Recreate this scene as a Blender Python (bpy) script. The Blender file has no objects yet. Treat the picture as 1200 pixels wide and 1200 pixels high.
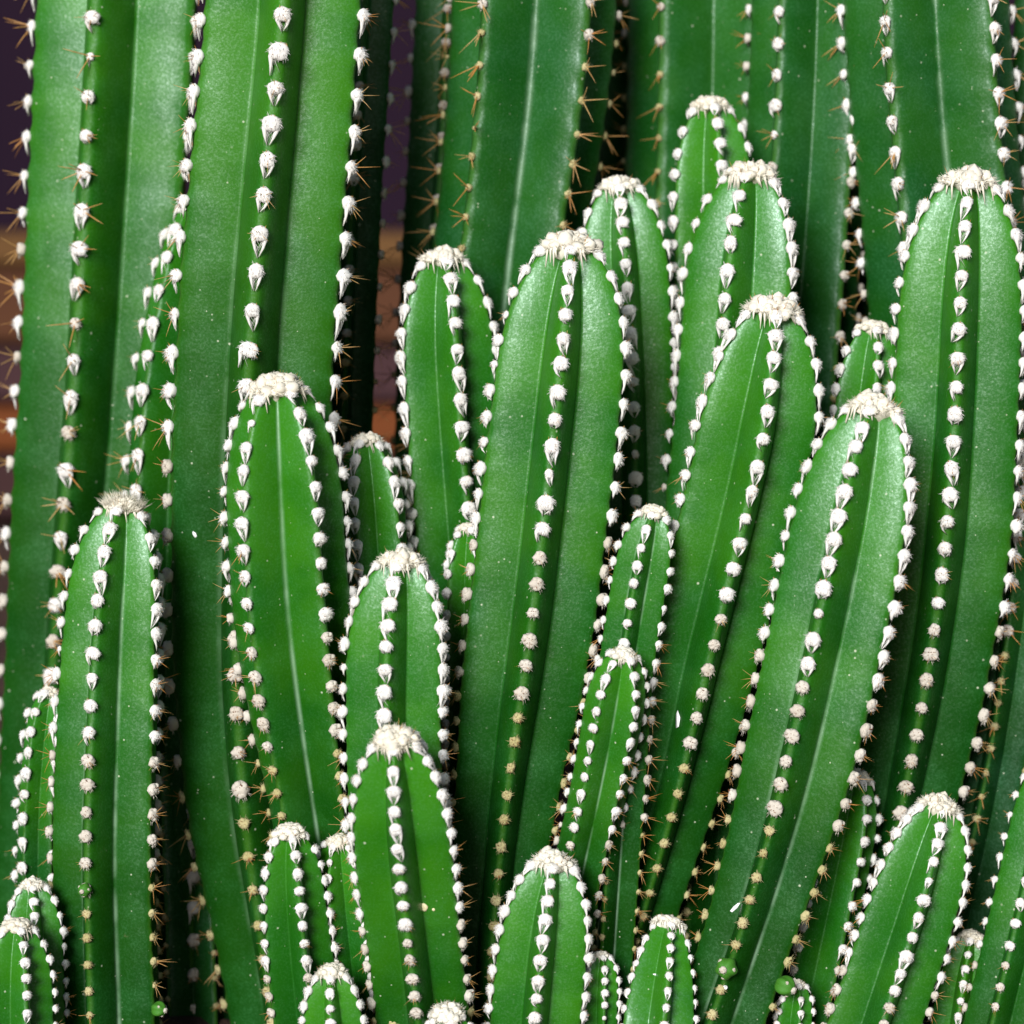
import bpy, math, random
import numpy as np
from mathutils import Vector, Matrix, noise

# ------------------------------------------------------------------ camera
SC = bpy.context.scene
COL = SC.collection
PITCH = math.radians(8.0)
FOV = math.radians(17.7)
FPX = 600.0 / math.tan(FOV / 2)            # focal length in photo pixels (1200 wide)
Y0 = 0.90                                   # distance of the middle of the clump
UNIT = Y0 / FPX                             # metres per photo pixel there
CAM = Vector((0, 0, 0.42))
cd = bpy.data.cameras.new('camera'); cam = bpy.data.objects.new('camera', cd); COL.objects.link(cam)
cam.location = CAM
cam.rotation_euler = (math.pi / 2 - PITCH, 0, 0)
cd.sensor_width = 36; cd.angle = FOV
cd.clip_start = 0.02; cd.clip_end = 60
cd.dof.use_dof = True; cd.dof.focus_distance = 0.89; cd.dof.aperture_fstop = 11
SC.camera = cam
FWD = Vector((0, math.cos(PITCH), -math.sin(PITCH)))
UPV = Vector((0, math.sin(PITCH), math.cos(PITCH)))

# ------------------------------------------------------------------ sky and sun
SUN_EL, SUN_AZ = math.radians(22), math.radians(197)   # azimuth from +Y clockwise: behind the camera, a little left
w = bpy.data.worlds.new('World'); SC.world = w; w.use_nodes = True
nt = w.node_tree; bg = nt.nodes['Background']
sky = nt.nodes.new('ShaderNodeTexSky'); sky.sky_type = 'NISHITA'; sky.sun_disc = False
sky.sun_elevation = SUN_EL; sky.sun_rotation = SUN_AZ
nt.links.new(sky.outputs[0], bg.inputs[0]); bg.inputs[1].default_value = 0.05
sd = bpy.data.lights.new('sun', 'SUN'); sun = bpy.data.objects.new('sun', sd); COL.objects.link(sun)
sd.energy = 4.4; sd.angle = math.radians(20); sd.color = (1.0, 0.98, 0.95)
sdir = Vector((math.sin(SUN_AZ) * math.cos(SUN_EL), math.cos(SUN_AZ) * math.cos(SUN_EL), math.sin(SUN_EL)))
sun.rotation_euler = (-sdir).to_track_quat('-Z', 'Y').to_euler()
sun.location = (-0.4, -0.6, 2.2)
vs = SC.view_settings
vs.view_transform = 'Standard'; vs.look = 'None'; vs.gamma = 1; vs.exposure = 0.17
vs.use_curve_mapping = False
SC.cycles.max_bounces = 6; SC.cycles.diffuse_bounces = 3; SC.cycles.glossy_bounces = 2

# ------------------------------------------------------------------ helpers
def ray(px, py):
    return (FWD + Vector((1, 0, 0)) * ((px - 600) / FPX) + UPV * ((600 - py) / FPX))
def at(px, py, Y):
    r = ray(px, py)
    return CAM + r * (Y / r.y)
def project(p):
    d = p - CAM; z = d.dot(FWD)
    return 600 + d.x / z * FPX, 600 - d.dot(UPV) / z * FPX, z
def mixn(nodes, links, fac, a, b):
    m = nodes.new('ShaderNodeMix'); m.data_type = 'RGBA'
    for s, v in ((0, fac), (6, a), (7, b)):
        if isinstance(v, (int, float)): m.inputs[s].default_value = v
        elif isinstance(v, tuple): m.inputs[s].default_value = (*v, 1)
        else: links.new(v, m.inputs[s])
    return m.outputs[2]
def math_n(nodes, links, op, a, b=0.0, clamp=False):
    m = nodes.new('ShaderNodeMath'); m.operation = op; m.use_clamp = clamp
    for i, v in ((0, a), (1, b)):
        if isinstance(v, (int, float)): m.inputs[i].default_value = v
        else: links.new(v, m.inputs[i])
    return m.outputs[0]
def ramp(nodes, links, v, lo, hi):
    m = nodes.new('ShaderNodeMapRange'); m.interpolation_type = 'SMOOTHSTEP'
    m.inputs[1].default_value = lo; m.inputs[2].default_value = hi
    links.new(v, m.inputs[0]); return m.outputs[0]
def new_mat(name):
    m = bpy.data.materials.new(name); m.use_nodes = True
    return m, m.node_tree.nodes, m.node_tree.links, m.node_tree.nodes['Principled BSDF']
def noise_n(nodes, links, vec, scale, detail=3, rough=0.5):
    t = nodes.new('ShaderNodeTexNoise'); t.inputs['Scale'].default_value = scale
    t.inputs['Detail'].default_value = detail; t.inputs['Roughness'].default_value = rough
    links.new(vec, t.inputs['Vector']); return t.outputs[0]

def skin_material(name, deep, leafy, bloom, bloom_amt):
    m, N, L, P = new_mat(name)
    tc = N.new('ShaderNodeTexCoord'); oi = N.new('ShaderNodeObjectInfo')
    off = N.new('ShaderNodeVectorMath'); off.operation = 'ADD'
    L.new(tc.outputs['Object'], off.inputs[0]); L.new(oi.outputs['Random'], off.inputs[1])
    v = off.outputs[0]
    own = N.new('ShaderNodeSeparateColor'); L.new(oi.outputs['Color'], own.inputs[0])   # r: wax in the furrows, g: freshness
    uatt = N.new('ShaderNodeAttribute'); uatt.attribute_name = 'rib_u'
    satt = N.new('ShaderNodeAttribute'); satt.attribute_name = 'from_tip'
    broad = ramp(N, L, noise_n(N, L, v, 45, 3), 0.35, 0.68)
    c = mixn(N, L, math_n(N, L, 'ADD', math_n(N, L, 'MULTIPLY', broad, .6), own.outputs[1], True), deep, leafy)
    # young flesh near the growing tip is a fresher green
    young = ramp(N, L, satt.outputs['Fac'], 3.2, 0.2)
    c = mixn(N, L, math_n(N, L, 'MULTIPLY', young, 0.55), c, (leafy[0] * 1.15, leafy[1] * 1.25, leafy[2] * 1.1))
    aged_shade = ramp(N, L, satt.outputs['Fac'], 2.5, 9.5)          # old skin is darker; shade low in the clump is painted in too
    c = mixn(N, L, math_n(N, L, 'MULTIPLY', aged_shade, 0.85), c, (deep[0] * .9, deep[1] * .32, deep[2] * .5))
    # thin waxy bloom, granular
    grain = ramp(N, L, noise_n(N, L, v, 1500, 2, 0.7), 0.42, 0.72)
    patch = ramp(N, L, noise_n(N, L, v, 70, 5, 0.65), 0.38, 0.68)
    b = math_n(N, L, 'MULTIPLY', math_n(N, L, 'ADD', math_n(N, L, 'MULTIPLY', grain, 0.55), 0.45), math_n(N, L, 'ADD', math_n(N, L, 'MULTIPLY', patch, 0.7), 0.3))
    b = math_n(N, L, 'MULTIPLY', b, bloom_amt)
    c = mixn(N, L, b, c, bloom)
    # pale wax line that the furrows carry
    vl = ramp(N, L, uatt.outputs['Fac'], 0.90, 1.0)
    vln = math_n(N, L, 'MULTIPLY', vl, math_n(N, L, 'MULTIPLY', ramp(N, L, noise_n(N, L, v, 90, 3), 0.3, 0.7), own.outputs[0]))
    c = mixn(N, L, vln, c, (0.30, 0.45, 0.32))
    # olive, slightly corky rib edge
    ed = ramp(N, L, uatt.outputs['Fac'], 0.22, 0.0)
    c = mixn(N, L, math_n(N, L, 'MULTIPLY', ed, 0.4), c, (0.05, 0.16, 0.006))
    # dust and scale specks
    vo = N.new('ShaderNodeTexVoronoi'); vo.inputs['Scale'].default_value = 640; L.new(v, vo.inputs['Vector'])
    keep = N.new('ShaderNodeSeparateColor'); L.new(vo.outputs['Color'], keep.inputs[0])
    sp = ramp(N, L, math_n(N, L, 'DIVIDE', vo.outputs['Distance'], math_n(N, L, 'ADD', math_n(N, L, 'POWER', keep.outputs[1], 3.0), 0.35)), 0.24, 0.08)
    sp = math_n(N, L, 'MULTIPLY', sp, ramp(N, L, keep.outputs[0], 0.74, 0.95))
    c = mixn(N, L, math_n(N, L, 'MULTIPLY', sp, 0.8), c, (0.5, 0.56, 0.42))
    # faint brown scars
    sc_ = ramp(N, L, noise_n(N, L, v, 160, 5, 0.65), 0.70, 0.78)
    c = mixn(N, L, math_n(N, L, 'MULTIPLY', sc_, 0.45), c, (0.10, 0.12, 0.05))
    L.new(c, P.inputs['Base Color'])
    L.new(math_n(N, L, 'ADD', math_n(N, L, 'MULTIPLY', ed, 0.3), 0.40), P.inputs['Roughness'])
    gl = math_n(N, L, 'MULTIPLY', math_n(N, L, 'ADD', math_n(N, L, 'MULTIPLY', grain, 0.8), 0.48), math_n(N, L, 'ADD', math_n(N, L, 'MULTIPLY', patch, 0.35), 0.65))
    gl = math_n(N, L, 'MULTIPLY', gl, math_n(N, L, 'SUBTRACT', 1.15, math_n(N, L, 'MULTIPLY', aged_shade, 0.82)))   # the wax wears off old skin
    L.new(gl, P.inputs['Specular IOR Level'])   # the waxy grains carry the gloss
    P.inputs['Specular Tint'].default_value = (0.84, 1.0, 1.0, 1)
    bp = N.new('ShaderNodeBump'); bp.inputs['Strength'].default_value = 0.12; bp.inputs['Distance'].default_value = 0.0006
    hgt = math_n(N, L, 'ADD', noise_n(N, L, v, 900, 3, 0.6), math_n(N, L, 'MULTIPLY', noise_n(N, L, v, 120, 4, 0.5), 0.9))
    L.new(hgt, bp.inputs['Height']); L.new(bp.outputs[0], P.inputs['Normal'])
    return m

M = {}
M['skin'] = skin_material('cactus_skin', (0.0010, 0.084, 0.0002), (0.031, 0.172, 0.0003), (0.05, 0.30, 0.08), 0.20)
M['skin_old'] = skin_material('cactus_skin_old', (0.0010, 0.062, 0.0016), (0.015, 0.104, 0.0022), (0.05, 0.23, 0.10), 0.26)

def wool_material(name, ca, cb):
    m, N, L, P = new_mat(name)
    oi = N.new('ShaderNodeObjectInfo'); tc = N.new('ShaderNodeTexCoord')
    n = noise_n(N, L, tc.outputs['Object'], 6, 4, 0.6)
    f = math_n(N, L, 'MULTIPLY', math_n(N, L, 'ADD', n, oi.outputs['Random']), 0.5)
    L.new(mixn(N, L, f, ca, cb), P.inputs['Base Color'])
    P.inputs['Roughness'].default_value = 0.95; P.inputs['Specular IOR Level'].default_value = 0.15
    return m
M['wool'] = wool_material('white_wool', (0.82, 0.815, 0.81), (0.71, 0.69, 0.66))
M['wool_mid'] = wool_material('greyed_wool', (0.64, 0.61, 0.56), (0.45, 0.40, 0.33))
M['wool_old'] = wool_material('tan_wool', (0.52, 0.47, 0.27), (0.33, 0.29, 0.12))
M['wool_cap'] = wool_material('cream_wool', (0.77, 0.74, 0.66), (0.70, 0.65, 0.53))
m, N, L, P = new_mat('amber_spine')
oi = N.new('ShaderNodeObjectInfo')
L.new(mixn(N, L, oi.outputs['Random'], (0.46, 0.20, 0.045), (0.50, 0.33, 0.13)), P.inputs['Base Color'])
P.inputs['Roughness'].default_value = 0.4; M['spine'] = m
m, N, L, P = new_mat('brown_spine_tip')
P.inputs['Base Color'].default_value = (0.20, 0.075, 0.03, 1); P.inputs['Roughness'].default_value = 0.5; M['tip'] = m

# ------------------------------------------------------------------ mesh collector
class MB:
    def __init__(s): s.v = []; s.f = []; s.mi = []
    def add(s, verts, faces, mi=0):
        o = len(s.v); s.v += [tuple(x) for x in verts]
        s.f += [tuple(i + o for i in f) for f in faces]; s.mi += [mi] * len(faces)
    def blob(s, c, rad, nu=12, nv=8, amp=0.12, freq=2.2, seed=0.0, mi=0):
        vs_, fs = [], []
        for j in range(nv + 1):
            th = math.pi * j / nv
            for i in range(nu):
                ph = 2 * math.pi * i / nu
                d = Vector((math.sin(th) * math.cos(ph), math.sin(th) * math.sin(ph), math.cos(th)))
                k = 1 + amp * noise.noise(d * freq + Vector((seed, seed * 1.7, seed * .3))) * 2
                vs_.append((c[0] + d.x * rad[0] * k, c[1] + d.y * rad[1] * k, c[2] + d.z * rad[2] * k))
        for j in range(nv):
            for i in range(nu):
                a = j * nu + i; b = j * nu + (i + 1) % nu
                fs.append((a, a + nu, b + nu, b))
        s.add(vs_, fs, mi)
    def tube(s, pts, rads, n=5, mi=0, flat=1.0):
        pts = [Vector(p) for p in pts]; vs_, fs = [], []
        for i, p in enumerate(pts):
            t = (pts[min(i + 1, len(pts) - 1)] - pts[max(i - 1, 0)]).normalized()
            a = t.orthogonal().normalized(); b = t.cross(a)
            for k in range(n):
                q = 2 * math.pi * k / n
                vs_.append(p + (a * math.cos(q) + b * math.sin(q)) * rads[i])
        for i in range(len(pts) - 1):
            for k in range(n):
                fs.append((i * n + k, i * n + (k + 1) % n, (i + 1) * n + (k + 1) % n, (i + 1) * n + k))
        fs.append(tuple(range((len(pts) - 1) * n, len(pts) * n)))
        s.add(vs_, fs, mi)
    def hair(s, p, d, ln, r, mi=0, sag=0.0):
        p = Vector(p); d = Vector(d).normalized()
        mid = p + d * ln * .5; end = p + d * ln + Vector((0, -sag, 0))
        s.tube([p, mid, end], [r, r * .8, r * .15], 3, mi)
    def mesh(s, name, mats):
        me = bpy.data.meshes.new(name); me.from_pydata(s.v, [], s.f)
        for m_ in mats: me.materials.append(m_)
        me.polygons.foreach_set('material_index', s.mi)
        me.polygons.foreach_set('use_smooth', [True] * len(s.f)); me.update()
        return me
def link(name, data, parent=None):
    o = bpy.data.objects.new(name, data); COL.objects.link(o)
    if parent is not None: o.parent = parent
    return o

# areole tufts; unit = tuft width, +Z out of the rib, +Y towards the tip
def areole_young(seed, strand):
    rd = random.Random(seed); b = MB()
    b.blob((0, 0.03, 0.13), (0.47, 0.41, 0.34), 12, 8, 0.10, 2.3, seed)
    b.blob((0.10, -0.14, 0.20), (0.34, 0.30, 0.24), 10, 6, 0.12, 2.6, seed + 3)
    b.blob((-0.12, -0.12, 0.20), (0.33, 0.31, 0.24), 10, 6, 0.12, 2.6, seed + 5)
    ln = strand
    end = (rd.uniform(-.14, .14), -0.28 - ln, 0.05)
    sides = {0: (-1, 1), 1: (-1, 1), 2: (-1,), 3: (1, -1)}[seed % 4]
    for sgn in sides:
        l2 = ln * rd.uniform(.75, 1.05)
        e = (end[0] + sgn * rd.uniform(0, .08), -0.28 - l2, 0.04)
        b.tube([(sgn * .26, -.10, .20), (sgn * .31, -.32, .20), (sgn * .22, -.28 - l2 * .5, .16), e],
               [.17, .13, .07, .018], 6)
        for k in range(7):
            t = rd.random()
            b.hair((sgn * .28, -.15 - t * .25, .2), (-sgn * rd.uniform(.1, .7), -1, -.15 + rd.uniform(-.2, .2)), ln * rd.uniform(.5, 1.0), .018)
    for k in range(70):
        a = rd.uniform(0, 2 * math.pi); el = rd.uniform(.0, 1.3)
        d = Vector((math.cos(a) * math.cos(el), math.sin(a) * math.cos(el), math.sin(el)))
        p = Vector((d.x * .44, d.y * .38 + .02, .13 + d.z * .30))
        b.hair(p, d * .6 + Vector((0, -.55, 0)) + Vector((rd.uniform(-.4, .4), rd.uniform(-.3, .3), rd.uniform(-.2, .3))), rd.uniform(.14, .30), .015)
    for k in range(rd.choice((2, 3, 4))):
        a = rd.uniform(0, 6.28); r = rd.uniform(.05, .3)
        p = Vector((r * math.cos(a), r * math.sin(a) - .02, .36))
        b.hair(p, (rd.uniform(-.8, .8), rd.uniform(-.5, .9), 1), rd.uniform(.12, .2), .03, 1)
    for k in range(3):
        b.hair((rd.uniform(-.3, .3), .32, .22), (rd.uniform(-.5, .5), 1, .6), rd.uniform(.15, .28), .022, 2)
    return b.mesh('areole_young', [M['wool'], M['tip'], M['spine']])
def areole_mid(seed):
    rd = random.Random(seed); b = MB()
    b.blob((0, 0, 0.12), (0.44, 0.40, 0.32), 12, 8, 0.16, 2.9, seed)
    for k in range(5):
        a = k * 1.26 + rd.random()
        b.blob((.26 * math.cos(a), .24 * math.sin(a), .24), (.2, .2, .17), 8, 5, .15, 3, seed + k)
    for k in range(30):
        a = rd.uniform(0, 2 * math.pi); el = rd.uniform(.0, .9)
        d = Vector((math.cos(a) * math.cos(el), math.sin(a) * math.cos(el) - .3, math.sin(el)))
        b.hair((d.x * .4, d.y * .36, .16 + d.z * .22), d * .7 + Vector((rd.uniform(-.4, .4), rd.uniform(-.9, .1), -.1)), rd.uniform(.10, .26), .016)
    for k in range(7):
        a = rd.uniform(0, 6.28); r = rd.uniform(.02, .24)
        b.hair((r * math.cos(a), r * math.sin(a), .34), (math.cos(a) * .7, math.sin(a) * .7, .8), rd.uniform(.12, .24), .035, 1)
    return b.mesh('areole_mid', [M['wool_mid'], M['tip']])
def areole_old(seed):
    rd = random.Random(seed); b = MB()
    b.blob((0, 0, 0.10), (0.40, 0.36, 0.26), 10, 7, 0.2, 2.9, seed)
    for k in range(4):
        a = k * 1.57 + rd.random()
        b.blob((.2 * math.cos(a), .2 * math.sin(a), .20), (.16, .18, .15), 8, 5, .2, 3, seed + k)
    for k in range(14):
        a = rd.uniform(0, 2 * math.pi); el = rd.uniform(.0, .8)
        d = Vector((math.cos(a) * math.cos(el), math.sin(a) * math.cos(el), math.sin(el)))
        b.hair((d.x * .36, d.y * .32, .12 + d.z * .16), d + Vector((rd.uniform(-.4, .4), rd.uniform(-.4, .2), 0)), rd.uniform(.15, .35), .018)
    for k in range(6):
        a = rd.uniform(0, 6.28); r = rd.uniform(.02, .2)
        b.hair((r * math.cos(a), r * math.sin(a), .26), (math.cos(a) * .8, math.sin(a) * .8, .7), rd.uniform(.14, .3), .04, 1)
    return b.mesh('areole_old', [M['wool_old'], M['tip']])
def spines(seed, n):
    rd = random.Random(seed + 50); b = MB()
    for k in range(n):
        a = rd.uniform(-2.4, 2.4) + math.pi / 2 * rd.choice((-1, 1)) * 0.6
        el = rd.uniform(.25, 1.1)
        d = Vector((math.sin(a) * math.cos(el), -.15 + .8 * math.cos(a) * math.cos(el), math.sin(el)))
        b.tube([d * .05, d * .5 + Vector((0, 0, .01)), d * rd.uniform(.55, 1.0)], [.018, .014, .004], 4)
    return b.mesh('spine_cluster', [M['spine']])
def wool_cap(seed, spiky):
    rd = random.Random(seed + 90); b = MB()
    b.blob((0, 0, -.04), (.52, .52, .34), 18, 10, .22, 2.2, seed)
    for k in range(26):
        a = k * 2.399 + rd.uniform(-.3, .3); r = .60 * math.sqrt((k + .5) / 26) * rd.uniform(.85, 1.12)
        z = .27 - .75 * r * r + rd.uniform(-.05, .05)
        s_ = rd.uniform(.11, .21)
        b.blob((r * math.cos(a), r * math.sin(a), z), (s_, s_, s_ * rd.uniform(.7, 1.1)), 9, 6, .22, 2.6, seed + k)
    for k in range(420):
        a = rd.uniform(0, 6.283); r = .66 * math.sqrt(rd.random())
        z = .30 - .75 * r * r
        d = Vector((math.cos(a) * (.3 + r), math.sin(a) * (.3 + r), rd.uniform(-.7, .8) if not spiky else rd.uniform(.4, 1.5)))
        ln = rd.uniform(.10, .26) if not spiky else rd.uniform(.2, .60)
        b.hair((r * math.cos(a), r * math.sin(a), z - .03), d + Vector((rd.uniform(-.5, .5), rd.uniform(-.5, .5), 0)), ln, .013)
    for k in range(26):
        a = rd.uniform(0, 6.283); q = rd.uniform(.52, .64); e = rd.uniform(.12, .45)
        b.tube([(q * math.cos(a), q * math.sin(a), .05), ((q + .06) * math.cos(a), (q + .06) * math.sin(a), -.1), ((q + .12) * math.cos(a + .1), (q + .12) * math.sin(a + .1), -.12 - e)], [.06, .035, .008], 4)
    for k in range(12):
        a = rd.uniform(0, 6.283); r = .6 * math.sqrt(rd.random())
        b.hair((r * math.cos(a), r * math.sin(a), .24 - .5 * r * r), (math.cos(a) * .5, math.sin(a) * .5, 1), rd.uniform(.15, .35), .012, 1)
    return b.mesh('wool_cap', [M['wool_cap'], M['spine']])
YOUNG = [areole_young(i, 0.34 + .13 * (i % 3)) for i in range(7)]
YOUNG_LONG = [areole_young(10 + i, 0.80 + .15 * (i % 3)) for i in range(7)]
MID = [areole_mid(20 + i) for i in range(5)]
OLD = [areole_old(30 + i) for i in range(4)]
SPN = [spines(i, 3 + i % 3) for i in range(9)]
CAPS = [wool_cap(i, False) for i in range(4)]; CAP_SPIKY = wool_cap(7, True)

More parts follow.
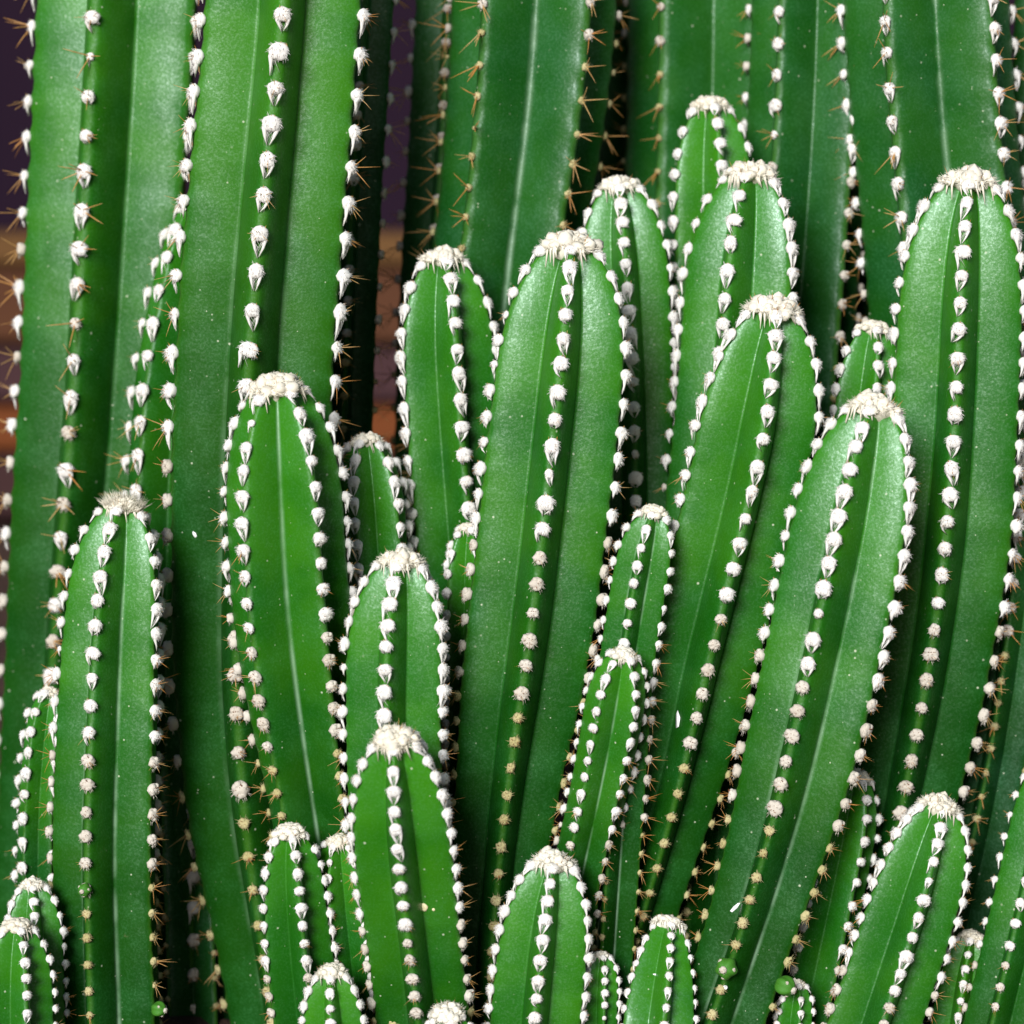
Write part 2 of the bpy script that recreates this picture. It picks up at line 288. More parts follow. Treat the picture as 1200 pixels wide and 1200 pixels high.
# ------------------------------------------------------------------ stems
# axis pixels from tip downwards, half width at pixel rows, turn of the ribs, rough depth order (pixels, + is farther)
G_FRONT = 'short stems at the foot of the clump'
G_MID = 'woolly tipped stems of the clump'
G_BACK = 'tall stems at the back of the clump'
STEMS = [
 # ---- tall back stems
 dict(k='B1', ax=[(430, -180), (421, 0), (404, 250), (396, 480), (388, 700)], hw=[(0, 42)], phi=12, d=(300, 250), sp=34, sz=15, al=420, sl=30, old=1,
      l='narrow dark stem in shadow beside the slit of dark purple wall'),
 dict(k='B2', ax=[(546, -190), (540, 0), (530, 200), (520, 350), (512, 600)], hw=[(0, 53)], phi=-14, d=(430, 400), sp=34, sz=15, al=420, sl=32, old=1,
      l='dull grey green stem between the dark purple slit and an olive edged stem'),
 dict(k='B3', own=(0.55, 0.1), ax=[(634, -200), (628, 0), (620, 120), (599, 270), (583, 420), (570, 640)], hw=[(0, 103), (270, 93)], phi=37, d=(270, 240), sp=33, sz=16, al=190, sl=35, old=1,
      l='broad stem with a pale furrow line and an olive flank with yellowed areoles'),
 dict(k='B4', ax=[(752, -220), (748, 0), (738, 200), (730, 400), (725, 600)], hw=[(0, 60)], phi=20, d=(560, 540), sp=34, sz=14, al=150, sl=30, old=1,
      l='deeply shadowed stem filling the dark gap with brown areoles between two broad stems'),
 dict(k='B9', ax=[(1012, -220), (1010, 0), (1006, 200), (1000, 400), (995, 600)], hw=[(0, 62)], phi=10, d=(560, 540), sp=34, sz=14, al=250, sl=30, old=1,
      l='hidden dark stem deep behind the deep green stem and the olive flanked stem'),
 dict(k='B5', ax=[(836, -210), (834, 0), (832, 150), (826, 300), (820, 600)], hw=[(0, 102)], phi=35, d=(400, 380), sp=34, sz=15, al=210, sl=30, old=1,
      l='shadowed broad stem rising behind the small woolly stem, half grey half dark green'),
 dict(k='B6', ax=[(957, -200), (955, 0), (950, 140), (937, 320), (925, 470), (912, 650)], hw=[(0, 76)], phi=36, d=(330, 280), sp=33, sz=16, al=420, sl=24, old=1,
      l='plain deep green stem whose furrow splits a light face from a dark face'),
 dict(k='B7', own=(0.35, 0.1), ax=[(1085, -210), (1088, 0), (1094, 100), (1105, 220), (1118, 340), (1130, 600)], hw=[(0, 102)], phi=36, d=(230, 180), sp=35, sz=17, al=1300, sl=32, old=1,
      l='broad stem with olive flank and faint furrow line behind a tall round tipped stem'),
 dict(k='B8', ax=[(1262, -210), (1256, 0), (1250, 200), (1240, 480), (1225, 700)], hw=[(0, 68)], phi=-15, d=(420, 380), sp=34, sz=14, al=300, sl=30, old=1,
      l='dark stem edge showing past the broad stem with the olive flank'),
 dict(k='S1', own=(0.1, 0.3), ax=[(152, -220), (147, 0), (133, 230), (116, 500), (92, 760), (80, 900), (72, 1060)], hw=[(0, 103), (600, 93), (900, 80)], phi=-13, d=(170, 130), sp=40, sz=20, al=1500, sl=40, old=1,
      l='tall stem with long amber spines standing against the dark purple wall'),
 dict(k='S2', own=(0.15, 0.55), ax=[(338, -240), (333, 0), (316, 200), (301, 400), (296, 600), (294, 760), (302, 900), (322, 1040), (345, 1190)], hw=[(0, 94), (400, 98), (800, 94), (1000, 86), (1150, 76)], tw=-22, phi=8, d=(60, 40), sp=41, sz=23, al=820, sl=32, drip=1,
      l='thickest tall bright green stem with long dripping wool rows down its ribs'),
 dict(k='S3', ax=[(236, 232), (222, 330), (208, 450), (200, 560), (198, 760)], hw=[(300, 44), (450, 56), (560, 56)], phi=-38, d=(110, 90), sp=38, sz=18, al=900, sl=30, drip=1,
      l='half hidden stem squeezed behind the thickest stem, two white rib rows showing'),
 # ---- middle
 dict(k='S14', ax=[(518, 296), (520, 400), (525, 480), (533, 580), (542, 680), (550, 800)], hw=[(400, 58), (600, 58)], phi=15, d=(70, 60), sp=29, sz=18, al=420, sl=19,
      l='round tipped stem with wide pale left face beside the reddish slit of wall'),
 dict(k='S16', own=(0.1, 0.45), ax=[(832, 118), (832, 200), (835, 300), (836, 420), (832, 560)], hw=[(200, 49), (400, 54)], phi=12, d=(210, 190), sp=26, sz=16, al=420, sl=19,
      l='small woolly stem standing behind its bigger twin, in front of a shadowed stem'),
 dict(k='S15', ax=[(725, 212), (728, 270), (735, 350), (741, 450), (744, 560), (742, 680)], hw=[(300, 54), (500, 50)], phi=0, d=(100, 90), sp=26, sz=17, al=420, sl=19,
      l='stem just peeping over the right shoulder of the large central stem'),
 dict(k='S17', ax=[(882, 197), (874, 270), (869, 340), (865, 430), (855, 540), (842, 680)], hw=[(300, 68), (500, 70)], phi=-20, d=(100, 80), sp=30, sz=19, al=430, sl=20,
      l='tall woolly crowned stem with two white rib rows rising behind the leaning stem'),
 dict(k='S21', ax=[(1136, 204), (1127, 300), (1124, 400), (1118, 520), (1110, 620), (1098, 720), (1085, 800), (1065, 900), (1045, 1000), (1022, 1100)], hw=[(300, 74), (600, 80), (800, 74), (1000, 62)], phi=-8, d=(50, 20), sp=30, sz=20, al=560, sl=27,
      l='tall round tipped stem with a dark green stripe and a broad pale right face'),
 dict(k='S19', ax=[(1024, 380), (1018, 440), (1010, 520), (1000, 640)], hw=[(450, 42)], phi=8, d=(80, 70), sp=25, sz=16, al=420, sl=16,
      l='small stem tip wedged behind the leaning stem with the widest wool crown'),
 dict(k='S13', ax=[(670, 280), (664, 350), (656, 440), (644, 540), (626, 710), (609, 820), (597, 900), (585, 1000), (578, 1100)], hw=[(440, 78), (540, 80), (710, 79), (820, 74), (900, 66), (1000, 58)], phi=-1, d=(0, 0), sp=30, sz=20, al=390, sl=19,
      l='large central stem with one bold row of white beads down its middle'),
 dict(k='S18', ax=[(907, 354), (897, 430), (886, 500), (863, 600), (838, 700), (812, 800), (793, 900), (765, 1000), (737, 1100), (708, 1200)], hw=[(440, 70), (500, 73), (800, 68), (900, 60), (1000, 52), (1100, 46)], phi=4, d=(10, 0), sp=30, sz=19, al=400, sl=22,
      l='long leaning stem carrying a loose white flake on its dark lower side'),
 dict(k='S20', own=(0.4, 0.2), ax=[(1028, 470), (1014, 540), (1004, 600), (986, 690), (966, 780), (940, 900), (912, 1000), (880, 1100), (845, 1200)], hw=[(560, 70), (690, 74), (900, 70), (1000, 62), (1100, 56)], phi=-22, d=(-70, -60), sp=28, sz=21, al=370, sl=22,
      l='leaning stem with the widest wool crown and a round green bud low down'),
 dict(k='S12', ax=[(550, 616), (549, 680), (547, 760), (547, 860)], hw=[(700, 29)], phi=20, d=(20, 20), sp=25, sz=15, al=300, sl=24,
      l='slim stem half hidden behind the left edge of the large central stem'),
 dict(k='S8', own=(0.5, 0.2), ax=[(325, 446), (331, 560), (337, 700), (349, 800), (366, 920), (380, 1010), (392, 1100)], hw=[(560, 71), (700, 74), (850, 66), (950, 58)], phi=36, d=(-30, -20), sp=29, sz=19, al=330, sl=24,
      l='stem showing a flat front furrow between two white rows, against the thickest stem'),
 dict(k='S9', ax=[(429, 512), (435, 570), (440, 640), (445, 740)], hw=[(600, 42)], phi=-25, d=(20, 20), sp=26, sz=17, al=330, sl=19,
      l='small pale stem between the flat fronted stem and the pale faced round stem'),
 dict(k='S10', ax=[(471, 650), (467, 720), (463, 800), (465, 900), (470, 1000)], hw=[(760, 60), (900, 60)], phi=-11, d=(-50, -50), sp=26, sz=20, al=380, sl=24,
      l='stout short stem with the thick cream wool cap above another woolly stem'),
 dict(k='S22', own=(0.5, 0.2), ax=[(768, 596), (757, 650), (745, 710), (735, 790)], hw=[(660, 35)], phi=-17, d=(-10, -10), sp=23, sz=14, al=280, sl=22,
      l='thin short stem in the gap between the central and long leaning stems'),
 dict(k='S23', own=(0.5, 0.45), ax=[(731, 764), (722, 820), (717, 860), (705, 920), (692, 970), (680, 1030)], hw=[(830, 37), (950, 35)], phi=36, d=(-40, -40), sp=22, sz=14, al=260, sl=22,
      l='small stem with a bright glossy furrow, below the thin short stem'),
 dict(k='S4', own=(0.5, 0.3), ax=[(146, 588), (139, 660), (134, 720), (130, 850), (124, 1000), (130, 1150), (132, 1220)], hw=[(720, 59), (850, 64), (1000, 64)], phi=-15, d=(-50, -60), sp=29, sz=18, al=330, sl=24, cap='spiky',
      l='stem topped by a spiky cream tuft in front of the wall side stem'),
 dict(k='S5', ax=[(60, 808), (52, 860), (45, 940), (46, 1060)], hw=[(870, 26), (1000, 28)], phi=-34, d=(20, 10), sp=27, sz=16, al=330, sl=16,
      l='slim bending stem tucked behind the spiky tufted stem'),
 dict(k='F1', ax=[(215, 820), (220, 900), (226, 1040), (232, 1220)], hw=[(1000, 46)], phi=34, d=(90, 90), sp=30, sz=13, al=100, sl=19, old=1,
      l='dull dark stem in the shaded gap beside the spiky tufted stem'),
 # ---- right and front
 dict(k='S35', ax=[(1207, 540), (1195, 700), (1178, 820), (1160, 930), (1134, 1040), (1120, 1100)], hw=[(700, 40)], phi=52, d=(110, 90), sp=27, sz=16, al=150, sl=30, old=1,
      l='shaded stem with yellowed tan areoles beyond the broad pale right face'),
 dict(k='S32', ax=[(1003, 905), (986, 990), (968, 1080), (948, 1160), (938, 1220)], hw=[(1000, 40), (1100, 42)], phi=30, d=(-10, -10), sp=26, sz=15, al=260, sl=22,
      l='slim dark stem leaning between the bud bearing stem and the striped front stem'),
 dict(k='S31', ax=[(1103, 938), (1090, 985), (1080, 1025), (1055, 1100), (1030, 1170), (1015, 1220)], hw=[(1020, 54), (1100, 57)], phi=2, d=(-120, -120), sp=22, sz=17, al=260, sl=22,
      l='leaning pale front stem beside the dark red brown hole in the clump'),
 dict(k='S34', ax=[(1139, 1094), (1132, 1140), (1120, 1220)], hw=[(1150, 33)], phi=-12, d=(-60, -60), sp=20, sz=12, al=180, sl=14,
      l='small beaded offset growing under the dark red brown hole'),
 dict(k='S33', ax=[(1252, 870), (1232, 960), (1210, 1060), (1185, 1160), (1168, 1230)], hw=[(1000, 46)], phi=-28, d=(-100, -100), sp=25, sz=14, al=300, sl=16,
      l='leaning stem dotted with beads past the small offset, its tip out of sight'),
 dict(k='S11', ax=[(463, 860), (468, 930), (474, 1000), (487, 1100), (500, 1210)], hw=[(940, 57), (1000, 60), (1100, 58)], phi=-5, d=(-110, -110), sp=25, sz=18, al=280, sl=22,
      l='short woolly capped stem with a cream seed stuck on its right face'),
 dict(k='S26', ax=[(397, 982), (400, 1040), (408, 1110), (420, 1200)], hw=[(1050, 33)], phi=-28, d=(-70, -70), sp=21, sz=14, al=240, sl=16,
      l='thin little stem tucked between two small front stems by the seeded stem'),
 dict(k='S25', ax=[(339, 971), (341, 1040), (347, 1110), (358, 1200)], hw=[(1040, 38), (1120, 42)], phi=17, d=(-110, -110), sp=22, sz=15, al=200, sl=16,
      l='small dark glossy stem at the foot of the thickest stem'),
 dict(k='S27', own=(0.1, 0.6), ax=[(388, 1135), (391, 1180), (394, 1230)], hw=[(1170, 38)], phi=-3, d=(-180, -180), sp=20, sz=15, al=300, sl=11,
      l='bright green young tip poking up before two small dark stems'),
 dict(k='S28', ax=[(524, 1184), (526, 1230)], hw=[(1210, 38)], phi=10, d=(-200, -200), sp=20, sz=14, al=300, sl=11, capscale=1.15,
      l='cream wool dome of a stem only just emerging below the seeded stem'),
 dict(k='S24', own=(0.1, 0.3), ax=[(650, 1003), (641, 1060), (636, 1110), (627, 1210)], hw=[(1080, 54), (1150, 56)], phi=-4, d=(-150, -150), sp=23, sz=18, al=330, sl=16,
      l='short fat bright stem at the foot of the large central stem'),
 dict(k='S29', ax=[(783, 1078), (777, 1120), (769, 1200)], hw=[(1120, 36), (1190, 44)], phi=8, d=(-110, -110), sp=18, sz=12, al=240, sl=12,
      l='small beaded stem before the foot of the long leaning stem'),
 dict(k='S30', ax=[(705, 1117), (704, 1150), (702, 1220)], hw=[(1150, 21)], phi=12, d=(-130, -130), sp=15, sz=11, al=300, sl=11,
      l='tiniest woolly offset between the short fat stem and the small beaded stem'),
 dict(k='S36', ax=[(934, 1150), (931, 1180), (926, 1230)], hw=[(1170, 22)], phi=15, d=(-120, -120), sp=17, sz=11, al=160, sl=11,
      l='tiny woolly offset at the foot of the bud bearing stem'),
 dict(k='S6', ax=[(38, 1033), (41, 1080), (44, 1210)], hw=[(1080, 34)], phi=10, d=(-100, -100), sp=20, sz=13, al=240, sl=19,
      l='small capped stem just behind an even rounder dark little stem'),
 dict(k='S7', ax=[(20, 1081), (18, 1130), (20, 1220)], hw=[(1130, 42)], phi=24, d=(-170, -170), sp=21, sz=14, al=240, sl=19,
      l='rounded glossy little stem with yellowish cap, foremost beside the spiky tufted stem'),
]
def interp(pairs, y):
    return float(np.interp(y, [p[0] for p in pairs], [p[1] for p in pairs]))
ROWS = np.arange(-100, 1240, 20.0)
def smooth_axis(ax):
    ys = np.array([p[1] for p in ax], float); xs = np.array([p[0] for p in ax], float)
    yy = np.arange(ys[0], ys[-1] + 1, 4.0)
    xx = np.interp(yy, ys, xs)
    for _ in range(3):
        k = 15; pad = np.concatenate([2 * xx[0] - xx[1:k + 1][::-1], xx, 2 * xx[-1] - xx[-k - 1:-1][::-1]]) if len(xx) > k + 1 else None
        if pad is None: break
        xx = np.convolve(pad, np.ones(2 * k + 1) / (2 * k + 1), 'valid')
    return yy, xx
# settle the depths so that no two stems share the same room
cons = []
for s in STEMS:
    s['yy'], s['xx'] = smooth_axis(s['ax'])
for i, a in enumerate(STEMS):
    for j in range(i + 1, len(STEMS)):
        b = STEMS[j]
        for y in ROWS:
            if y < a['yy'][0] or y < b['yy'][0] or y > a['yy'][-1] or y > b['yy'][-1]: continue
            xa = np.interp(y, a['yy'], a['xx']); xb = np.interp(y, b['yy'], b['xx'])
            rr = .95 * (interp(a['hw'], y) + interp(b['hw'], y))
            if abs(xa - xb) < rr:
                ta = (y - a['yy'][0]) / max(60, 1200 - a['yy'][0]); tb = (y - b['yy'][0]) / max(60, 1200 - b['yy'][0])
                sg = 1 if (a['d'][0] * (1 - ta) + a['d'][1] * ta) < (b['d'][0] * (1 - tb) + b['d'][1] * tb) else -1
                cons.append((i, j, ta, tb, sg, math.sqrt(rr * rr - (xa - xb) ** 2)))
C_ = np.array(cons); I_, J_ = C_[:, 0].astype(int), C_[:, 1].astype(int)
DT = np.array([s['d'][0] for s in STEMS], float); DB = np.array([s['d'][1] for s in STEMS], float)
for it in range(1500):
    da = DT[I_] * (1 - C_[:, 2]) + DB[I_] * C_[:, 2]; db = DT[J_] * (1 - C_[:, 3]) + DB[J_] * C_[:, 3]
    miss = np.maximum(0, C_[:, 5] - C_[:, 4] * (db - da))
    g = np.zeros((2, len(STEMS))); n_ = np.zeros(len(STEMS)) + 1e-6
    mv = C_[:, 4] * miss * .5
    np.add.at(g[0], I_, -mv * (1 - C_[:, 2])); np.add.at(g[1], I_, -mv * C_[:, 2])
    np.add.at(g[0], J_, mv * (1 - C_[:, 3])); np.add.at(g[1], J_, mv * C_[:, 3])
    hit = (miss > 0).astype(float); np.add.at(n_, I_, hit); np.add.at(n_, J_, hit)
    DT += g[0] / np.maximum(1, n_) * 1.4; DB += g[1] / np.maximum(1, n_) * 1.4
    mid = .5 * (DT + DB); dif = np.clip(DT - DB, -160, 160); DT = mid + dif / 2; DB = mid - dif / 2
print('depth settle: worst overlap px', miss.max(), 'range', DT.min(), DT.max())
for i, s in enumerate(STEMS): s['dt'], s['db'] = DT[i], DB[i]

GROUND_Z = at(600, 1262, Y0 + min(DT.min(), DB.min()) * UNIT * .6).z
US = [-1, -.95, -.86, -.68, -.45, -.24, -.11, 0, .11, .24, .45, .68, .86, .95]
EPS = .23
def wfun(u): return (math.sqrt(u * u + EPS * EPS) - EPS) / (math.sqrt(1 + EPS * EPS) - EPS)
def dome(t, Ld=2.4):
    if t >= Ld: return 1.0
    return (1 - (1 - max(t, 0) / Ld) ** 2.4) ** .52
BUDS = {'S20': [(828, 1127, 13), (905, 1163, 12)], 'S4': [(105, 1030, 8), (194, 1182, 9)], 'S18': [(731, 1118, 8)]}
ALL_AREOLES = 0
def build_stem(idx, s):
    global ALL_AREOLES
    rd = random.Random(idx * 7 + 1)
    # world axis, tip first
    yt = s['yy'][0]
    P3, R3 = [], []
    for y, x in zip(s['yy'], s['xx']):
        t = (y - yt) / max(60, 1200 - yt)
        Y = Y0 + (s['dt'] * (1 - t) + s['db'] * t) * UNIT
        p = at(x, y, Y); P3.append(p); R3.append(interp(s['hw'], y) * (p - CAM).dot(FWD) / FPX)
    # carry the stem on down into the soil
    d = (P3[-1] - P3[max(0, len(P3) - 12)]).normalized(); d = (d + Vector((0, 0, -1.2))).normalized()
    while P3[-1].z > GROUND_Z - .006:
        P3.append(P3[-1] + d * .004); R3.append(R3[-1])
    P = np.array([tuple(p) for p in P3]); R = np.array(R3)
    seg = np.linalg.norm(np.diff(P, axis=0), axis=1); S = np.concatenate([[0], np.cumsum(seg)])
    Rm = float(np.interp(.03, S, R))
    mpp = UNIT * (1 + (s['dt'] * UNIT) / Y0)
    sp = s['sp'] * mpp
    # profile table (axial s, radius) and its running length
    st = [Rm * 2.4 * (q / 20) ** 1.7 for q in range(1, 21)]
    while st[-1] < S[-1]: st.append(st[-1] + sp / 4)
    st = np.array([1e-5] + st[:-1] + [S[-1]])
    wob = np.array([1 + .025 * noise.noise(Vector((q * 30, idx * 3.1, 0))) for q in st])
    rad = np.interp(st, S, R) * wob * np.array([dome(q / Rm) for q in st])
    Ls = np.concatenate([[rad[0]], rad[0] + np.cumsum(np.hypot(np.diff(st), np.diff(rad)))])
    cen = np.stack([np.interp(st, S, P[:, q]) for q in range(3)], 1)
    tan = np.gradient(cen, st, axis=0); tan = -tan / np.linalg.norm(tan, axis=1)[:, None]   # towards the tip
    k_ = 9                                                            # smooth the frame
    for _ in range(2):
        tp = np.concatenate([np.repeat(tan[:1], k_, 0), tan, np.repeat(tan[-1:], k_, 0)])
        tan = np.stack([np.convolve(tp[:, q], np.ones(2 * k_ + 1) / (2 * k_ + 1), 'valid') for q in range(3)], 1)
    tan /= np.linalg.norm(tan, axis=1)[:, None]
    F = np.array([0, -1., 0]) - tan * (tan @ np.array([0, -1., 0]))[:, None]; F /= np.linalg.norm(F, axis=1)[:, None]
    Sd = np.cross(tan, F)
    nrib = s.get('n', 5); half = math.pi / nrib
    phi = math.radians(s['phi'])
    base = Vector(P[-1])
    root = link('cactus_stem', None); root.location = base
    root['label'] = s['l']; root['category'] = 'cactus'
    root['group'] = G_BACK if s['k'][0] == 'B' or s['k'] in ('S1', 'S2', 'S3') else (G_FRONT if s['yy'][0] > 930 else G_MID)
    root.empty_display_size = .01
    # areole running positions per rib
    tip_l = Rm * .42
    ribs = []
    for k in range(nrib):
        l = tip_l + sp * .55 * ((k * .38) % 1.0); lst = []
        while l < Ls[-1] - .002:
            lst.append(l)
            g = min(1.0, (l - tip_l) / (sp * 5))
            l += sp * (.90 + .16 * g) * rd.uniform(.92, 1.08)
        ribs.append(lst)
    tws = np.interp(st, [0, S[-1]], [0, math.radians(s.get('tw', 0))])
    # body
    verts, uatt, satt = [], [], []
    ids = [np.interp(Ls, r_, np.arange(len(r_)), left=0, right=len(r_)) if len(r_) > 1 else Ls * 0 for r_ in ribs]
    for i in range(len(st)):
        vr = .475 if st[i] > Rm * 2 else .44 + .035 * st[i] / (Rm * 2)
        vr += .05 * min(1, max(0, (st[i] - .05) / .2))
        for k in range(nrib):
            th = phi + tws[i] + 2 * half * k
            er = Sd[i] * math.sin(th) + F[i] * math.cos(th); et = Sd[i] * math.cos(th) - F[i] * math.sin(th)
            cren = .022 * math.cos(2 * math.pi * ids[k][i]) * min(1, st[i] / (Rm * 2))
            for u in US:
                wv = wfun(u)
                a = (1 + cren * (1 - abs(u)) ** 4) * (1 - wv) + vr * math.cos(half) * wv
                b = u * vr * math.sin(half) + math.copysign(.055, u) * abs(u) * (1 - abs(u)) * 4 * .5 if u else 0.0
                a += .03 * abs(u) * (1 - abs(u)) * 4
                verts.append(cen[i] + rad[i] * (er * a + et * b)); uatt.append(abs(u)); satt.append(st[i] / Rm)
    nr = nrib * len(US); ns = len(st)
    verts = np.array(verts) - np.array(base)
    ii = np.arange(ns - 1)[:, None] * nr; jj = np.arange(nr)[None, :]; j2 = (jj + 1) % nr
    quads = np.stack([ii + jj, ii + nr + jj, ii + nr + j2, ii + j2], -1).reshape(-1, 4)
    apex = verts[:nr].mean(0); verts = np.vstack([verts, apex]); uatt.append(.5); satt.append(0)
    faces = [tuple(q) for q in quads.tolist()] + [(len(verts) - 1, q, (q + 1) % nr) for q in range(nr)]
    me = bpy.data.meshes.new('body'); me.from_pydata(verts.tolist(), [], faces)
    me.polygons.foreach_set('use_smooth', [True] * len(faces))
    for nm, arr in (('rib_u', uatt), ('from_tip', satt)):
        at_ = me.attributes.new(nm, 'FLOAT', 'POINT'); at_.data.foreach_set('value', arr)
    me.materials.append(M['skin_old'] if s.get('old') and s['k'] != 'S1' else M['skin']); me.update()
    bo_ = link('body', me, root); bo_.color = (*s.get('own', (.03, .22)), 0, 1)
    # wool cap
    if yt > -60:
        cap = link('wool_cap', CAP_SPIKY if s.get('cap') else CAPS[idx % 4], root)
        T = Vector(tan[0]); X = Vector(Sd[0]); Z = T; Yv = Z.cross(X)
        sc = Rm * (.56 if s.get('cap') else .64) * s.get('capscale', 1)
        m3 = Matrix((X, Yv, Z)).transposed().to_4x4() @ Matrix.Rotation(rd.uniform(0, 6.28), 4, 'Z') @ Matrix.Diagonal((sc, sc, sc * .9, 1))
        m3.translation = Vector(cen[0]) - base - T * Rm * .12
        cap.matrix_local = m3
    # areoles
    placed = []
    for k in range(nrib):
        th = phi + 2 * half * k
        for l in ribs[k]:
            f = float(np.interp(l, Ls, np.arange(ns))); i0 = min(int(f), ns - 2); fr = f - i0
            lerp = lambda A: A[i0] * (1 - fr) + A[i0 + 1] * fr
            th = phi + float(lerp(tws)) + 2 * half * k
            er = Vector(lerp(Sd) * math.sin(th) + lerp(F) * math.cos(th)); T = Vector(lerp(tan))
            r_ = float(lerp(rad)); s_ = float(lerp(st)); c = Vector(lerp(cen))
            drds = (rad[i0 + 1] - rad[i0]) / max(1e-6, st[i0 + 1] - st[i0])
            up = (T - er * drds).normalized(); nrm = (er + T * drds).normalized()
            cr = .022 * min(1, s_ / (Rm * 2))
            pos = c + er * r_ * (1 + cr)
            view = (CAM - pos).normalized()
            if nrm.dot(view) < -.55: continue
            px, py, z = project(pos)
            if not (-60 < px < 1260 and -60 < py < 1270): continue
            g = l / (s['al'] * mpp)
            size = (.9 if s['sz'] > 16.5 else .86) * s['sz'] * mpp * rd.uniform(.88, 1.12)
            if s_ < Rm * .35: size *= .95
            spl = s['sl'] * mpp * rd.uniform(.6, 1.15)
            if g < .95:
                me_a = rd.choice(YOUNG_LONG if s.get('drip') or rd.random() < (.85 if g < .6 and s['sz'] > 16.5 else .4) else YOUNG)
            elif g < 1.45:
                me_a = rd.choice(MID); size *= 1.02
            else:
                me_a = rd.choice(OLD); size *= .86
            if s.get('old') and .35 < g < .95 and rd.random() < .3: me_a = rd.choice(MID)
            if rd.random() < .02: size *= .6
            X = up.cross(nrm).normalized()
            rot = Matrix((X, up, nrm)).transposed().to_4x4() @ Matrix.Rotation(rd.gauss(0, .14), 4, 'Z')
            ao = link('areole', me_a, root)
            m4 = rot @ Matrix.Diagonal((size * rd.uniform(.9, 1.1), size * rd.uniform(.9, 1.12), size * rd.uniform(.85, 1.1), 1))
            m4.translation = pos - nrm * size * .05 - base
            ao.matrix_local = m4
            placed.append((px, py, pos, nrm, up, X, size)); ALL_AREOLES += 1
            show = (g > .3 or s.get('old') or s.get('drip'))
            if g < .3 and not s.get('old'): spl *= .45; show = show or rd.random() < .35
            elif g < .6 and not (s.get('old') or s.get('drip')): spl *= .7; show = rd.random() < .6
            if nrm.dot(view) > .75 and not s.get('old'): show = show and rd.random() < .55; spl *= .75
            if show and spl > 4 * mpp:
                so = link('spine_cluster', SPN[rd.randrange(9)], ao)
                k2 = spl / size
                so.matrix_local = Matrix.Translation((0, .02, .22)) @ Matrix.Rotation(rd.uniform(-.5, .5), 4, 'Z') @ Matrix.Diagonal((k2, k2, k2, 1))
    # round offset buds
    for (bx, by, br) in BUDS.get(s['k'], []):
        q = min([e for e in placed if e[3].dot((CAM - e[2]).normalized()) > .35], key=lambda e: (e[0] - bx) ** 2 + (e[1] - by) ** 2)
        bm = MB(); vs_, fs = [], []
        nu, nv = 30, 12
        for j in range(nv + 1):
            t2 = math.pi * j / nv
            for i in range(nu):
                a = 2 * math.pi * i / nu; rr = 1 + .10 * math.cos(5 * a)
                vs_.append((math.sin(t2) * math.cos(a) * rr, math.sin(t2) * math.sin(a) * rr, math.cos(t2) * 1.05 + .55))
        for j in range(nv):
            for i in range(nu):
                A = j * nu + i; B = j * nu + (i + 1) % nu; fs.append((A, A + nu, B + nu, B))
        bm.add(vs_, fs); bme = bm.mesh('offset_bud', [M['skin']])
        R_ = br * mpp
        bo = link('offset_bud', bme, root)
        m4 = Matrix((q[5], q[4], q[3])).transposed().to_4x4() @ Matrix.Diagonal((R_, R_, R_, 1))
        m4.translation = q[2] - base + q[3] * R_ * .1; bo.matrix_local = m4
        for (ax_, ay_, az_, sz_) in ((0, 0, 1.52, .8), (.75, .2, 1.0, .45), (-.6, .5, 1.0, .45), (.1, -.8, .95, .45)):
            wo = link('areole', MID[0] if sz_ > .5 else MID[2], bo)
            n_ = Vector((ax_, ay_, az_ - .55)).normalized(); X_ = Vector((0, 1, 0)).cross(n_).normalized()
            mm = Matrix((X_, n_.cross(X_), n_)).transposed().to_4x4() @ Matrix.Diagonal((sz_, sz_, sz_, 1)); mm.translation = (ax_, ay_, az_)
            wo.matrix_local = mm
    return root

# ------------------------------------------------------------------ setting: soil, wall, boards
m, N, L, P = new_mat('soil')
tc = N.new('ShaderNodeTexCoord')
n1 = noise_n(N, L, tc.outputs['Object'], 60, 6, .65); n2 = noise_n(N, L, tc.outputs['Object'], 420, 4, .6)
c = mixn(N, L, ramp(N, L, n1, .35, .65), (0.035, 0.014, 0.010), (0.10, 0.045, 0.028))
c = mixn(N, L, ramp(N, L, n2, .62, .72), c, (0.22, 0.16, 0.11))
L.new(c, P.inputs['Base Color']); P.inputs['Roughness'].default_value = .95
bp = N.new('ShaderNodeBump'); bp.inputs['Distance'].default_value = .004; L.new(n2, bp.inputs['Height']); L.new(bp.outputs[0], P.inputs['Normal'])
M['soil'] = m
gb = MB(); n = 90
xs = np.linspace(-2.2, 2.2, n); ysg = np.linspace(-1.2, 2.6, n)
# finer near the clump
xs = np.sign(xs) * (np.abs(xs) / 2.2) ** 2.2 * 2.2
ysg = .95 + np.sign(ysg - .7) * (np.abs(ysg - .7) / 1.9) ** 2.2 * 1.9
gv = [(x, y, .012 * noise.noise(Vector((x * 18, y * 18, 0))) + .004 * noise.noise(Vector((x * 90, y * 90, 3)))) for y in ysg for x in xs]
gf = [(j * n + i, j * n + i + 1, (j + 1) * n + i + 1, (j + 1) * n + i) for j in range(n - 1) for i in range(n - 1)]
gb.add(gv, gf); so = link('soil', gb.mesh('soil', [M['soil']])); so.location.z = GROUND_Z - .004; so['kind'] = 'structure'

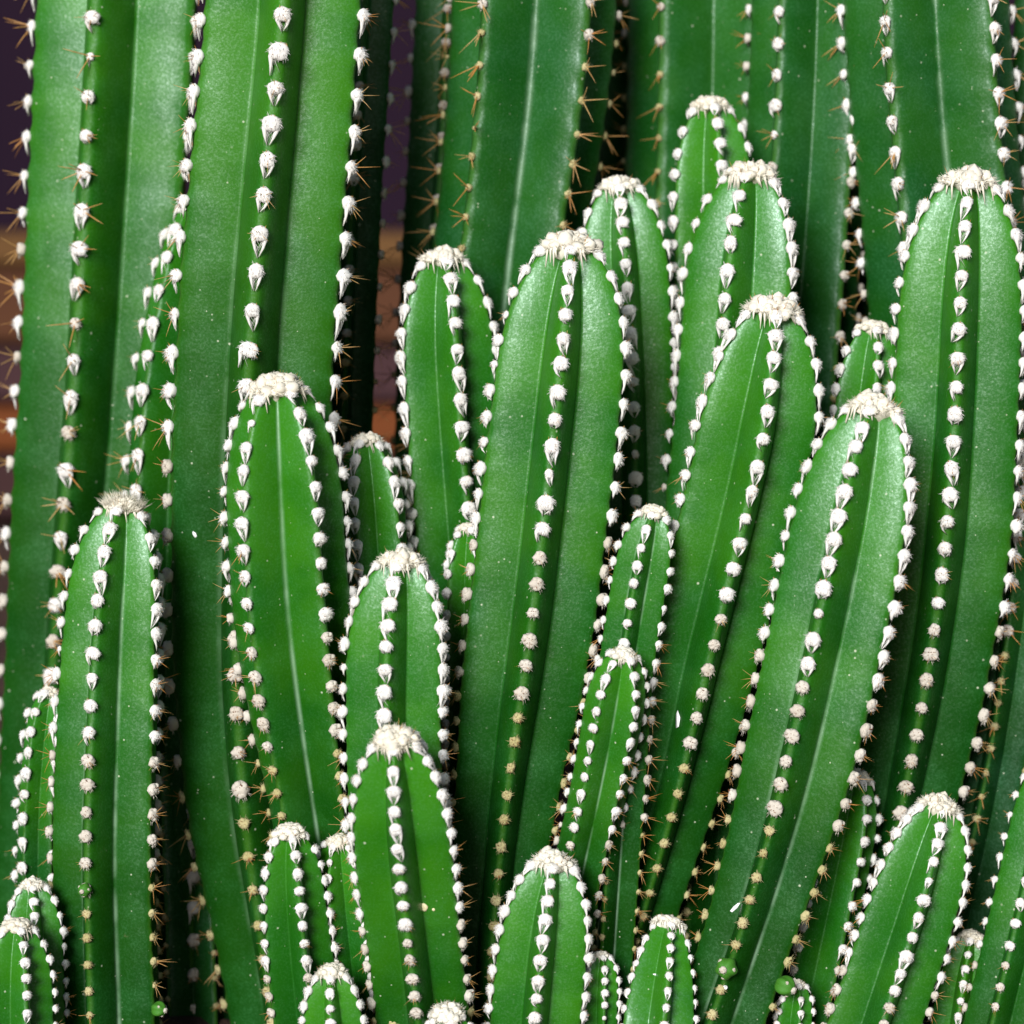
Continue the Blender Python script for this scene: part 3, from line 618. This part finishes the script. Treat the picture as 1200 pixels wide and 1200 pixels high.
m, N, L, P = new_mat('purple_paint')
tc = N.new('ShaderNodeTexCoord')
n1 = noise_n(N, L, tc.outputs['Object'], 6, 5, .6)
L.new(mixn(N, L, n1, (0.010, 0.005, 0.012), (0.018, 0.009, 0.019)), P.inputs['Base Color']); P.inputs['Roughness'].default_value = 1; P.inputs['Specular IOR Level'].default_value = .08
M['wallp'] = m
def box_mesh(name, sx, sy, sz, bev, mat):
    b = MB()
    x, y, z = sx / 2, sy / 2, sz / 2
    pts = [(sx_ * (x - bx), sy_ * (y - by), sz_ * (z - bz)) for sx_ in (-1, 1) for sy_ in (-1, 1) for sz_ in (-1, 1) for bx, by, bz in ((0, bev, bev), (bev, 0, bev), (bev, bev, 0))]
    import bmesh
    bm = bmesh.new()
    for p in pts: bm.verts.new(p)
    bmesh.ops.convex_hull(bm, input=bm.verts)
    me = bpy.data.meshes.new(name); bm.to_mesh(me); bm.free(); me.materials.append(mat); return me
WY = 1.95
wall_o = link('wall', box_mesh('wall', 4.0, .08, 1.6, .004, M['wallp'])); wall_o.location = (0, WY + .06, GROUND_Z + .72); wall_o['kind'] = 'structure'
def board_mat(name, ca, cb):
    m, N, L, P = new_mat(name); tc = N.new('ShaderNodeTexCoord')
    mp = N.new('ShaderNodeMapping'); mp.inputs['Scale'].default_value = (2, 20, 40); L.new(tc.outputs['Object'], mp.inputs[0])
    L.new(mixn(N, L, noise_n(N, L, mp.outputs[0], 2, 5, .6), ca, cb), P.inputs['Base Color']); P.inputs['Roughness'].default_value = 1; P.inputs['Specular IOR Level'].default_value = .08
    return m
bd = link('plank_edging', None); bd.location = (0, WY, GROUND_Z)
bd['label'] = 'stack of reddish brown boards along the foot of the dark purple wall'; bd['category'] = 'edging'
tones = [((.10, .045, .028), (.17, .07, .035)), ((.06, .030, .032), (.09, .045, .045)), ((.19, .055, .02), (.26, .085, .03)), ((.07, .036, .042), (.10, .05, .055)), ((.15, .08, .035), (.24, .12, .045))]
edges = [(520, 450), (700, 525), (525, 468), (468, 312), (312, 268)]      # rows of the photo the boards span, at the wall
for q, ((lo, hi), (ca, cb)) in enumerate(zip([(900, 525), (523, 470), (468, 400), (398, 312), (310, 270)], [tones[1], tones[2], tones[3], tones[0], tones[4]])):
    ca = tuple(.6 * v for v in ca); cb = tuple(.6 * v for v in cb)
    z0 = at(600, lo, WY).z; z1 = at(600, hi, WY).z
    if q == 0: z0 = GROUND_Z
    me = box_mesh('board', 3.6, .035, z1 - z0 - .002, .003, board_mat('board_paint', ca, cb))
    o = link('board', me, bd); o.location = (0, -.012 * (q % 2) - .004, (z0 + z1) / 2 - GROUND_Z)

# ------------------------------------------------------------------ grow the clump
for i, s in enumerate(STEMS): build_stem(i, s)
print('areoles', ALL_AREOLES)

# ------------------------------------------------------------------ loose bits caught on the stems
m, N, L, P = new_mat('white_flake'); P.inputs['Base Color'].default_value = (.88, .89, .92, 1); P.inputs['Roughness'].default_value = .5; M['flake'] = m
m, N, L, P = new_mat('cream_seed'); P.inputs['Base Color'].default_value = (.80, .72, .45, 1); P.inputs['Roughness'].default_value = .6; M['seed'] = m
bpy.context.view_layer.update()
dg = bpy.context.evaluated_depsgraph_get()
BITS = [('flake', 795, 843, 6, 10, 20, 'flake', 'white paper like flake caught on the long leaning stem'),
        ('flake', 862, 1063, 2.2, 8, -40, 'flake', 'thin white sliver lying on the bud bearing stem'),
        ('flake', 228, 626, 2.2, 4, 35, 'flake', 'small white fleck stuck on the thickest stem'),
        ('seed', 497, 1063, 4.2, 5.5, 10, 'seed', 'larger cream seed stuck on the short woolly capped stem'),
        ('seed', 508, 1066, 1.8, 2.0, 0, 'seed', 'tiny round cream seed beside the larger seed'),
        ('flake', 768, 1142, 1.2, 3.4, 80, 'flake', 'white sliver on the small beaded stem'),
        ('seed', 850, 1157, 2.6, 2.8, 0, 'flake', 'pale crumb low on the bud bearing stem'),
        ]
for nm, px, py, hw_, hl, rot, mat, lab in BITS:
    d = ray(px, py).normalized()
    ok, loc, nrm, fi, ob, mx = SC.ray_cast(dg, CAM, d)
    if not ok: continue
    b = MB(); u = UNIT
    if nm == 'seed': b.blob((0, 0, 0), (1, 1, .55), 14, 9, .12, 1.6, px)
    else:
        top = [(-.8, -1, .1), (.5, -.9, .16), (1, .1, .1), (.35, 1, .3), (-.5, .7, .22), (-1, -.1, .12)]
        b.add(top + [(x, y, z - .16) for x, y, z in top], [tuple(range(6)), tuple(range(11, 5, -1))] + [(i, i + 6, (i + 1) % 6 + 6, (i + 1) % 6) for i in range(6)])
    o = link('fallen_' + nm if nm == 'flake' else 'stray_seed', b.mesh(nm, [M[mat]]))
    X = Vector((0, 0, 1)).cross(nrm).normalized(); Yv = nrm.cross(X)
    m4 = Matrix((X, Yv, nrm)).transposed().to_4x4() @ Matrix.Rotation(math.radians(rot), 4, 'Z') @ Matrix.Diagonal((hw_ * u, hl * u, min(hw_, hl) * u * .8, 1))
    m4.translation = loc + nrm * .1 * hw_ * u
    o.matrix_world = m4
    o['label'] = lab; o['category'] = 'flake' if nm == 'flake' else 'seed'; o['group'] = 'loose bits caught on the stems'
